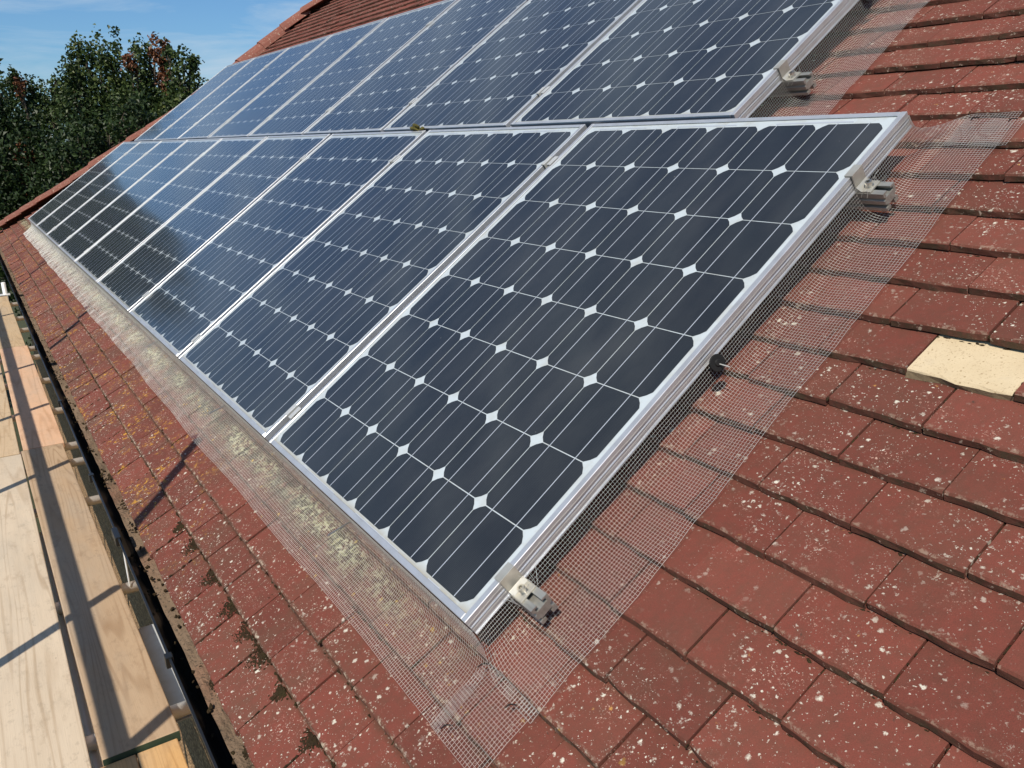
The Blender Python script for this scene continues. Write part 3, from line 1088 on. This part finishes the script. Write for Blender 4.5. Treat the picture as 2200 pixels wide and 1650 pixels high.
# cut strands of the side strips springing up round the clamps
def strand(parent, pts):
    m = MB()
    for a, b in zip(pts, pts[1:]):
        m.tube(a, b, 0.0004, seg=5, caps=False)
    link('cut_strand', m.mesh('cut_strand', M_WIRE), parent)


rs_ = random.Random(8)
for par, xf, vc in ((SIDE_LOW, XF, 0.082), (SIDE_LOW, XF, 1.104), (SIDE_UP, XFU, 1.510)):
    for k in range(7):
        v0_ = vc + rs_.choice((-0.022, 0.020, 0.023)) + rs_.uniform(-.004, .004)
        p = Vector((xf + rs_.uniform(.006, .030), v0_, -0.045))
        d = Vector((rs_.uniform(-.2, .5), rs_.uniform(-.5, .5), 1)).normalized()
        pts_ = [p]
        for q in range(4):
            d = (d + Vector((rs_.uniform(-.25, .25), rs_.uniform(-.25, .25), rs_.uniform(-.25, .1)))).normalized()
            pts_.append(pts_[-1] + d * rs_.uniform(.005, .010))
        strand(par, pts_)

# thin black wire ties at the patch corners
for (x, v, lab) in ((0.030, -0.045, 'black wire tie at the inner corner of the small doubled mesh square'),
                    (0.128, -0.060, 'black wire tie at the right edge of the small doubled mesh square'),
                    (0.055, -0.150, 'black wire tie low on the small doubled mesh square'),
                    (0.092, 1.385, 'black wire tie at the left of the upper doubled mesh patch'),
                    (0.168, 1.378, 'black wire tie at the right of the upper doubled mesh patch')):
    m = MB()
    m.tube((x - 0.006, v - 0.004, -0.087), (x, v, -0.0835), 0.0011, seg=6)
    m.tube((x, v, -0.0835), (x + 0.007, v + 0.006, -0.088), 0.0011, seg=6)
    m.tube((x, v, -0.0835), (x + 0.001, v - 0.010, -0.078), 0.0010, seg=6)
    o = link('wire_tie', m.mesh('wire_tie', M_BLACK))
    o.matrix_world = MROOF
    tag(o, lab, 'wire tie', 'black ties joining the doubled mesh')

# mesh clips
def disc_clip(x, v, n, label, r=0.0165):
    c = tag(empty('mesh_clip', MROOF @ Matrix.Translation((x, v, n))), label, 'mesh clip', 'clips holding the wire mesh')
    m = MB()
    nrm = Vector((0.93, -0.05, 0.36)).normalized()
    m.tube(nrm * -0.002, nrm * 0.0015, r, r * 0.96, seg=28)
    m.tube(nrm * 0.0014, nrm * 0.004, r * 0.45, r * 0.36, seg=20)
    link('disc', m.mesh('disc', M_BLACK), c, bevel=0.0006)
    m = MB()
    m.tube(nrm * -0.006, nrm * 0.005 + Vector((0.024, -0.001, -0.002)), 0.0011, seg=8)
    link('pin', m.mesh('pin', M_WIRE), c)


disc_clip(XF + 0.0185, 0.612, -0.035, 'round black clip with a pin halfway up the right edge of the nearest panel')
disc_clip(XFU + 0.0185, 1.862, -0.035, 'round black clip on the mesh of the upper row near the top of the photo')
for k, x in enumerate((-0.492, -1.465, -2.494, -3.50, -4.502, -5.487, -6.464, -7.497)):
    which = 'nearest' if k == 0 else ORD[k] + ' nearest'
    c = tag(empty('mesh_clip', MROOF @ Matrix.Translation((x, -0.030, -0.030))),
            'thin silver clip pin sticking out of the bottom mesh below the %s lower-row panel' % which, 'mesh clip', 'clip pins along the bottom mesh')
    m = MB()
    m.tube((0, 0.006, -0.014), (0.002, -0.046, 0.004), 0.0016, seg=8)
    m.tube((0.002, -0.046, 0.004), (0.002, -0.047, 0.0043), 0.0024, seg=8)
    link('pin', m.mesh('pin', M_BOLT), c)

# ------------------------------------------------------------------ moss
def clump(m, c, rx, ry, rz, seed, sub=3):
    bm = bmesh.new()
    bmesh.ops.create_icosphere(bm, subdivisions=sub, radius=1.0)
    rr = random.Random(seed)
    fr = [(rr.uniform(2, 5), rr.uniform(2, 5), rr.uniform(2, 5), rr.uniform(0, 6)) for _ in range(4)]
    i = len(m.v)
    for v in bm.verts:
        p = v.co
        s = 1 + 0.16 * sum(math.sin(a * p.x + b * p.y + e * p.z + ph) for a, b, e, ph in fr) + rr.uniform(-0.11, 0.11)
        m.v.append((c[0] + p.x * rx * s, c[1] + p.y * ry * s, c[2] + max(p.z, -0.3) * rz * s))
    for f in bm.faces:
        m.f.append(tuple(i + v.index for v in f.verts))
        m.a.append(0)
    bm.free()


m = MB()
clump(m, (-2.125, 1.300, 0.006), 0.030, 0.010, 0.016, 3)
clump(m, (-2.07, 1.299, 0.003), 0.020, 0.006, 0.007, 5)
clump(m, (-2.16, 1.303, 0.002), 0.012, 0.006, 0.006, 6)
o = link('moss_clump', m.mesh('moss_clump', M_GMOSS))
o.matrix_world = MROOF
tag(o, 'small olive green moss clump on the gap between the two panel rows', 'moss')

m = MB()
rr = random.Random(12)
MOSS = [(-0.72, -0.352, .030, .022), (-0.885, -0.355, .034, .020), (-0.60, -0.353, .026, .016), (-0.50, -0.352, .040, .022), (-0.36, -0.352, .018, .014),
        (-1.08, -0.353, .035, .020), (-1.22, -0.353, .020, .014), (-0.20, -0.352, .022, .016), (-0.05, -0.256, .014, .008), (-0.62, -0.258, .012, .007),
        (-0.345, -0.258, .010, .007), (-0.98, -0.43, .030, .012), (-0.70, -0.435, .022, .014), (-0.55, -0.44, .028, .016), (-0.31, -0.44, .022, .016), (-0.16, -0.44, .026, .014),
        (-1.25, -0.44, .030, .014), (-1.42, -0.44, .024, .016), (-1.9, -0.45, .03, .012), (-2.5, -0.45, .03, .012), (-3.2, -0.45, .04, .012)]
for (x, v, rx, rv) in MOSS:
    for _ in range(190):
        d_ = rr.random() ** 1.6                 # distance below the joint, densest against it
        px = x + rr.gauss(0, rx * 0.55) * (1.05 - 0.5 * d_)
        pv = v + rv * 0.75 - d_ * rv * 2.1
        clump(m, (px, pv, -0.1150 + 0.0030 * d_), rr.uniform(.0012, .0038), rr.uniform(.0012, .0034), rr.uniform(.0012, .0030), rr.random(), 1)
for _ in range(1900):
    mm = rr.choice((-8, -8, -7, -7, -7, -6, -6, -5, -5))
    ve = V0 + GAUGE * mm
    k = rr.randrange(-57, 3)
    x = 0.3075 + (0 if mm % 2 == 0 else TW / 2) + k * TW - 0.0018 + rr.gauss(0, 0.0012)
    v = ve + rr.random() ** 1.5 * GAUGE
    if v < -0.445:
        continue
    u = (v - ve) / GAUGE
    clump(m, (x, v, -0.1005 - 0.0162 * u), rr.uniform(.0012, .0030), rr.uniform(.003, .008), rr.uniform(.001, .0026), rr.random(), 1)
for _ in range(1500):
    x = rr.uniform(-9.5, 0.6)
    v = rr.choice((-0.3312, -0.3312, -0.2336, -0.2336, -0.136)) - rr.uniform(0.004, 0.008)
    clump(m, (x, v, -0.1155), rr.uniform(.003, .013), rr.uniform(.0015, .004), rr.uniform(.002, .0045), rr.random(), 1)
for _ in range(2600):                          # dark debris caught under the course edges of the near roof
    mm = rr.randrange(-6, 17)
    x = rr.uniform(-0.2, 1.7)
    v = V0 + GAUGE * mm - 0.0045 - rr.random() ** 2 * 0.004
    clump(m, (x, v, -0.1158), rr.uniform(.0015, .006), rr.uniform(.0010, .0026), rr.uniform(.001, .003), rr.random(), 1)
for _ in range(1500):
    mm = rr.randrange(-6, 16)
    k = rr.randrange(-2, 9)
    u = rr.random()
    x = 0.3075 + (0 if mm % 2 == 0 else TW / 2) + k * TW - 0.0015 + rr.gauss(0, 0.0009)
    clump(m, (x, V0 + GAUGE * (mm + u), -0.1010 - 0.0162 * u), rr.uniform(.0008, .0022), rr.uniform(.002, .006), rr.uniform(.0008, .002), rr.random(), 1)
for _ in range(260):                           # crumbs lying in the gutter
    clump(m, tuple(MROOF.inverted() @ Vector((rr.uniform(-9, 0.2), rr.uniform(-0.330, -0.285), -0.426))), rr.uniform(.003, .009), rr.uniform(.003, .007), .004, rr.random(), 1)
o = link('moss', m.mesh('moss', M_MOSS))
o.matrix_world = MROOF
o['kind'] = 'stuff'
tag(o, 'dark brown moss scattered along the tile joints and in the gutter', 'moss')

# ------------------------------------------------------------------ scaffold
ZB = -1.006
BT = 0.038


def board(x0, x1, y0, y1, z, mat, label, crack=None, dy=0.0, rot=0.0):
    m = MB()
    n = 10
    rng = random.Random(int((x0 * 1000)))
    ys = [y0, y1] if crack is None else [y0, crack - 0.0012, crack + 0.0012, y1]
    pairs = [(ys[0], ys[-1])] if crack is None else [(ys[0], ys[1]), (ys[2], ys[3])]
    cx, cy = (x0 + x1) / 2, (y0 + y1) / 2
    for a, b in pairs:
        m.box(x0 - cx, x1 - cx, a - cy, b - cy, -BT, 0.0)
    o = link('scaffold_board', m.mesh('scaffold_board', mat), None, None, bevel=0.004, segs=2)
    o.matrix_world = Matrix.Translation((cx, cy, z)) @ Matrix.Rotation(rot, 4, 'Z')
    tag(o, label, 'scaffold board', 'timber boards of the scaffold walkway')
    return o


W_A1 = wood('pale_tan_wood', (0.54, 0.43, 0.31), (0.70, 0.58, 0.44), 1.0, 0.75)
W_A2 = wood('tan_wood', (0.50, 0.36, 0.225), (0.62, 0.47, 0.31), 2.3)
W_B1 = wood('warm_tan_wood', (0.385, 0.265, 0.165), (0.52, 0.375, 0.245), 3.1, 0.9)
W_B2 = wood('pinkish_wood', (0.62, 0.38, 0.235), (0.72, 0.46, 0.30), 4.7, 0.5)
W_B3 = wood('sandy_wood', (0.46, 0.33, 0.20), (0.58, 0.43, 0.27), 5.9)
W_C1 = wood('orange_wood', (0.58, 0.33, 0.13), (0.70, 0.43, 0.19), 7.2, 1.1)
board(-4.305, -1.290, -0.762, -0.5385, ZB, W_A1, 'widest-looking pale scaffold board at the bottom left, crossed by a narrow shadow')
board(-7.40, -4.325, -0.764, -0.543, ZB, W_A2, 'tan scaffold board at the left edge, end to end with the pale board')
board(-10.45, -7.42, -0.760, -0.540, ZB - 0.002, W_B3, 'far sandy board of the outer line, mostly past the left edge')
b1 = board(-4.352, -1.304, -0.5225, -0.3045, ZB + 0.002, W_B1, 'warm tan scaffold board next to the gutter with a long rail shadow', rot=0.0085)
mb = MB()
mb.box(1.5242, 1.5262, -0.108, 0.108, -BT + 0.001, -0.0012)
link('painted_end', mb.mesh('painted_end', M_GREENEND), b1)
board(-7.41, -4.372, -0.524, -0.305, ZB, W_B2, 'pinkish new scaffold board between two tan boards by the gutter')
board(-10.50, -7.43, -0.540, -0.318, ZB, W_B3, 'far sandy scaffold board at the end of the walkway by the gutter')
board(-1.296, 0.85, -0.525, -0.303, ZB - 0.014, W_C1, 'orange scaffold board with a split, lying lower at the bottom edge', crack=-0.420)
board(-1.27, 0.90, -0.760, -0.545, ZB - 0.014, W_A2, 'lower scaffold board outside the orange one, below the photo edge')


def tube_thing(name, p, q, label, cat, group, r=0.0242, mat=M_GALV, hollow=0.004):
    c = (Vector(p) + Vector(q)) / 2
    m = MB()
    m.tube(Vector(p) - c, Vector(q) - c, r, seg=20, hollow=hollow)
    o = link(name, m.mesh(name, mat, smooth=False))
    for po in o.data.polygons:
        po.use_smooth = True
    o.matrix_world = Matrix.Translation(c)
    return tag(o, label, cat, group)


TG = 'scaffold tubes crossing under the boards'
tr = [-1.50, -2.434, -3.495, -4.154, -4.474, -5.313, -6.241, -7.157, -7.542, -8.50, -9.21, -10.21]
tl_ = ['nearest cross tube, showing between the grey channel and the gutter', 'second nearest cross tube under the boards, above the grey channel',
       'third nearest cross tube, a pale stub beside the tan board', 'cross tube by the joint of the tan and pinkish boards, nearer of the pair',
       'cross tube by the joint of the tan and pinkish boards, farther of the pair', 'dull cross tube beside the middle of the pinkish board',
       'cross tube under the far half of the pinkish board', 'nearer of the two cross tubes at the far end of the pinkish board',
       'farther of the two cross tubes at the far end of the pinkish board', 'cross tube beside the near half of the far board',
       'cross tube beside the far half of the far board', 'farthest cross tube at the tip of the walkway']
for k, x in enumerate(tr):
    tube_thing('scaffold_tube', (x, -1.35, ZB - BT - 0.026), (x + 0.01, -0.175, ZB - BT - 0.026), tl_[k], 'scaffold tube', TG)
tube_thing('scaffold_tube', (-3.3, -0.524, ZB - BT - 0.076), (0.6, -0.528, ZB - BT - 0.076), 'long grey tube seen in the gap between the two near boards', 'scaffold tube', 'scaffold tubes along the walkway')
for k, y in enumerate((-0.41, -0.66)):
    pass
# guard rail and standards that throw the shadows on the boards
SG = 'scaffold standards outside the walkway'
for x, z1, lab in ((-0.76, 1.42, 'tall standard outside the frame, throwing the nearest slanting shadow'), (-3.36, 1.42, 'tall standard outside the frame, throwing the middle slanting shadow'),
                   (-5.96, 1.42, 'tall standard outside the frame, throwing a far slanting shadow'), (-8.56, 1.42, 'tall standard outside the frame by the end of the walkway')):
    tube_thing('scaffold_standard', (x, -1.2, -5.3), (x, -1.2, z1), lab, 'scaffold pole', SG)
for x, lab in ((-1.69, 'short post outside the frame, throwing the shadow over the pale board'), (-4.66, 'short post outside the frame by the pinkish board')):
    tube_thing('scaffold_standard', (x, -1.2, ZB - 0.1), (x, -1.2, 0.25), lab, 'scaffold pole', SG)
tube_thing('guard_rail', (-10.6, -1.14, ZB + 0.955), (1.6, -1.128, ZB + 0.955), 'long guard rail outside the frame whose shadow runs down the boards', 'guard rail', None, r=0.030)

# grey metal channel beside the near board
ch = tag(empty('metal_channel', Matrix.Translation((-1.80, -0.25, -1.10))), 'pale grey slotted metal channel lying between the near board and the gutter', 'metal channel')
m = MB()
m.box(-0.33, 0.32, -0.075, 0.030, -0.004, 0.0)
m.box(-0.33, 0.32, 0.0302, 0.0342, -0.004, 0.030)
link('tray', m.mesh('tray', M_CHANNEL), ch)
m = MB()
for xa in (-0.33, -0.12, 0.09):
    m.poly([(xa, 0.0345, 0.0302), (xa + 0.20, 0.0345, 0.0302), (xa + 0.20, 0.040, 0.085), (xa + 0.11, 0.040, 0.085)])
    m.poly([(xa + 0.20, 0.0375, 0.0302), (xa, 0.0375, 0.0302), (xa + 0.11, 0.043, 0.085), (xa + 0.20, 0.043, 0.085)])
m.box(-0.33, 0.32, 0.038, 0.046, 0.085, 0.095)
link('flange', m.mesh('flange', M_CHANNEL), ch)
m = MB()
m.tube((-2.55, -0.250, -0.42), (-2.40, -0.262, -1.05), 0.0035, seg=8)
o = link('hanging_wire', m.mesh('hanging_wire', M_GALV))
tag(o, 'thin grey wire hanging from the gutter down beside the tan board', 'wire')
# post and plate at the far end
tube_thing('scaffold_standard', (-10.66, -0.33, -5.3), (-10.66, -0.33, -0.86), 'short grey post standing at the far end of the walkway', 'scaffold pole', SG)
m = MB()
m.box(-0.05, 0.05, -0.11, 0.05, -0.012, 0.0)
o = link('base_plate', m.mesh('base_plate', M_GALV), bevel=0.002)
o.matrix_world = Matrix.Translation((-10.62, -0.33, -1.00))
tag(o, 'flat grey metal plate at the far tip of the scaffold boards', 'plate')

# ------------------------------------------------------------------ trees
def make_tree(seed, H, base_r, lobes, n_leaf, leaf, shade_tone=1.0):
    rr = random.Random(seed)
    nr = np.random.default_rng(seed)
    trunk = MB()
    trunk.tube((0, 0, 0), (0.05, 0.03, H * 0.42), 0.17, 0.11, seg=10)
    trunk.tube((0.05, 0.03, H * 0.42), (0.0, 0.05, H * 0.72), 0.11, 0.055, seg=8)
    V, F, A = [], [], []
    tot = sum(l[3] * l[3] ** .5 * l[4] for l in lobes)
    for (lx, ly, lz, lr, lh, br) in lobes:
        st = Vector((rr.uniform(-.05, .05), rr.uniform(-.05, .05), max(0.8, lz - lh * 1.3) * rr.uniform(.45, .75)))
        trunk.tube(st, (lx * .9, ly * .9, lz + lh * 0.25), 0.055, 0.014, seg=6, caps=False)
        for _ in range(7):
            q = Vector((lx, ly, lz)) + Vector((rr.uniform(-lr, lr) * .7, rr.uniform(-lr, lr) * .7, rr.uniform(-.6, .65) * lh))
            trunk.tube((lx * .8, ly * .8, lz - lh * .5 + rr.uniform(0, lh * .6)), q, 0.018, 0.005, seg=4, caps=False)
        n = int(n_leaf * lr * lr ** .5 * lh / tot)
        # twig clusters inside the lobe, leaves round each twig
        nc = max(10, n // 20)
        d = nr.normal(size=(nc, 3))
        d /= np.linalg.norm(d, axis=1, keepdims=True)
        rad = nr.uniform(0.25, 1.0, nc) ** 0.55
        taper = np.where(d[:, 2] > 0, 1 - 0.45 * d[:, 2] * rad, 1.0)
        cc = np.c_[lx + d[:, 0] * rad * lr * taper, ly + d[:, 1] * rad * lr * taper, lz + d[:, 2] * rad * lh]
        cval = nr.uniform(0, 1, nc)
        for c, cv in zip(cc, cval):
            k = int(nr.integers(14, 27))
            P = c + nr.normal(size=(k, 3)) * np.array([.085, .085, .11]) * (lr / 0.6) ** .3
            for p in P:
                s = leaf * rr.uniform(.6, 1.25)
                nn = Vector((rr.gauss(0, .7), rr.gauss(0, .7), rr.uniform(.1, 1.0))).normalized()
                u = nn.orthogonal().normalized()
                u = Matrix.Rotation(rr.uniform(0, 6.28), 3, nn) @ u
                w = nn.cross(u)
                i = len(V)
                bend = nn * (s * .18)
                p = Vector(p)
                V += [p - u * s * .6, p - w * s * .42 + bend, p + u * s * .6 - bend, p + w * s * .42 + bend]
                F.append((i, i + 1, i + 2, i + 3))
                if br:
                    A.append(rr.uniform(.91, 1.0))
                else:
                    A.append(min(.88, max(0, (cv * .50 + rr.uniform(0, .42)) * shade_tone)))  # leaf colour scaled down per tree, painting in shade on the low crowns
    me = bpy.data.meshes.new('crown')
    me.from_pydata([tuple(v) for v in V], [], F)
    me.materials.append(M_LEAF)
    at = me.attributes.new('rnd', 'FLOAT', 'FACE')
    at.data.foreach_set('value', A)
    return trunk.mesh('trunk', M_BARK, smooth=True), me


def add_tree(x, y, meshes, label, s=1.0, rot=0.0, name='broadleaf_tree'):
    t = tag(empty(name, Matrix.Translation((x, y, -5.3)) @ Matrix.Rotation(rot, 4, 'Z') @ Matrix.Scale(s, 4)), label, 'tree', 'broadleaf trees beyond the roof')
    link('trunk', meshes[0], t)
    link('crown', meshes[1], t)
    return t


def lobes_for(seed, H, W, n, spread, plumes):
    rr = random.Random(seed)
    L = []
    for k in range(n):                          # body
        z = rr.uniform(0.28, 0.80) * H
        a = rr.uniform(0, 6.28)
        rmax = W * (1 - 0.35 * max(0, (z / H - .55) / .45))
        r = rmax * rr.uniform(.2, .8)
        L.append((math.cos(a) * r, math.sin(a) * r, z, rr.uniform(.55, .9) * spread, rr.uniform(.7, 1.1) * spread, False))
    for (px, py, pz, pr, ph, br) in plumes:     # upright shoots making the outline
        L.append((px, py, pz, pr, ph, br))
    return L


# world Y runs across the view, X away from it; trees stand about 18 m to 24 m away (X = -17 .. -23)
def yz(u, v, x):
    """where the ray of photo pixel (u, v) meets the plane X = x (used to set tree heights)"""
    R = Matrix(RC)
    d = R @ Vector(((u - 1100) / 1726.76, -(v - 825) / 1726.76, -1.0))
    k = (x - 0.9944) / d[0]
    return -0.5578 + d[1] * k, 0.7236 + d[2] * k


def tree_at(seed, x, u, plume_px, W, n, label, leaf=0.125, nl=9000, spread=1.0, brown_px=(), shade_tone=1.0):
    y0, _ = yz(u, 300, x)
    pl = []
    top = 0
    for (pu, pv, pr, ph) in plume_px:
        py, pz = yz(pu, pv, x)
        top = max(top, pz + 5.3)
        pl.append((random.Random(pu).uniform(-.4, .4), py - y0, pz + 5.3 - ph, pr, ph, False))
    for (pu, pv, pr, ph) in brown_px:
        py, pz = yz(pu, pv, x)
        pl.append((0.35, py - y0, pz + 5.3 - ph, pr, ph, True))
    lob = lobes_for(seed, top, W, n, spread, pl)
    return add_tree(x, y0, make_tree(seed, top, .2, lob, nl, leaf, shade_tone), label)


tree_at(1, -19.0, 205, [(212, 58, .17, .55), (180, 72, .30, .6), (238, 66, .20, .8), (160, 74, .20, .6), (150, 120, .17, .5), (250, 80, .17, .8), (222, 110, .42, .9), (172, 130, .42, .8), (140, 138, .12, .16), (246, 150, .40, .9)], 1.1, 14,
        'tallest dense green tree beyond the roof, left of the reddish shoots', leaf=.074, nl=30000, spread=.8)
tree_at(2, -18.2, 305, [(291, 72, .20, .7), (278, 92, .18, .6), (308, 96, .20, .6), (318, 88, .11, .5), (290, 150, .42, .8), (322, 178, .36, .6), (306, 190, .5, .8)], .9, 12,
        'green tree with withered reddish shoots near its top, beyond the roof', leaf=.074, nl=25000, spread=.8,
        brown_px=((328, 85, .10, .26), (346, 96, .085, .42), (339, 122, .10, .34), (271, 120, .11, .14), (347, 152, .10, .34)))
tree_at(3, -17.4, 385, [(366, 82, .13, .40), (376, 100, .22, .75), (388, 104, .13, .5), (420, 132, .20, .5), (408, 124, .07, .12), (384, 160, .36, .7), (412, 180, .36, .6), (362, 185, .36, .6)], .75, 9,
        'slim green tree against the sky close to the edge of the upper row', leaf=.074, nl=17000, spread=.75)
tree_at(4, -20.5, 95, [(61, 149, .13, .4), (20, 146, .12, .25), (116, 153, .18, .35), (36, 158, .28, .5), (88, 166, .30, .5), (130, 180, .30, .5), (60, 175, .5, .6), (105, 195, .6, .7), (4, 168, .3, .5)], 1.4, 16,
        'lower broad green tree at the left, in front of the pale sky', leaf=.074, nl=30000, spread=.85, shade_tone=.8, brown_px=((34, 170, .06, .14),))
tree_at(5, -17.0, 40, [(-40, 150, .5, .9), (48, 245, .55, .8), (-10, 225, .6, .9)], 1.1, 14,
        'green tree darkened for shade at the left edge with brown leaves low down', leaf=.075, nl=20000, spread=.85, shade_tone=.45, brown_px=((44, 300, .16, .28), (56, 345, .18, .32)))
tree_at(6, -16.0, 170, [(150, 250, .5, .8), (190, 240, .5, .8), (110, 280, .55, .8), (235, 225, .45, .7), (265, 200, .4, .6), (300, 215, .4, .6)], 1.2, 15,
        'bushy tree darkened for shade low beyond the hip tiles, in front of the tallest tree', leaf=.075, nl=24000, spread=.85, shade_tone=.5)
tree_at(7, -22.5, -130, [(-150, -40, .9, 1.9), (-190, -90, 1.0, 1.9), (-110, 40, .6, 1.4), (-220, -60, 1.0, 2.0), (-130, 60, 1.0, 1.6)], 1.3, 16,
        'tall tree just past the left edge, mirrored in the lower panels', leaf=.13, nl=12000, spread=1.3)
tree_at(8, -21.0, -330, [(-320, -150, 1.1, 2.3), (-260, -130, 1.1, 2.0), (-390, -160, 1.2, 2.3), (-330, 0, 1.3, 2.0)], 1.6, 16,
        'taller tree farther past the left edge, mirrored in the lower panels', leaf=.13, nl=12000, spread=1.3)
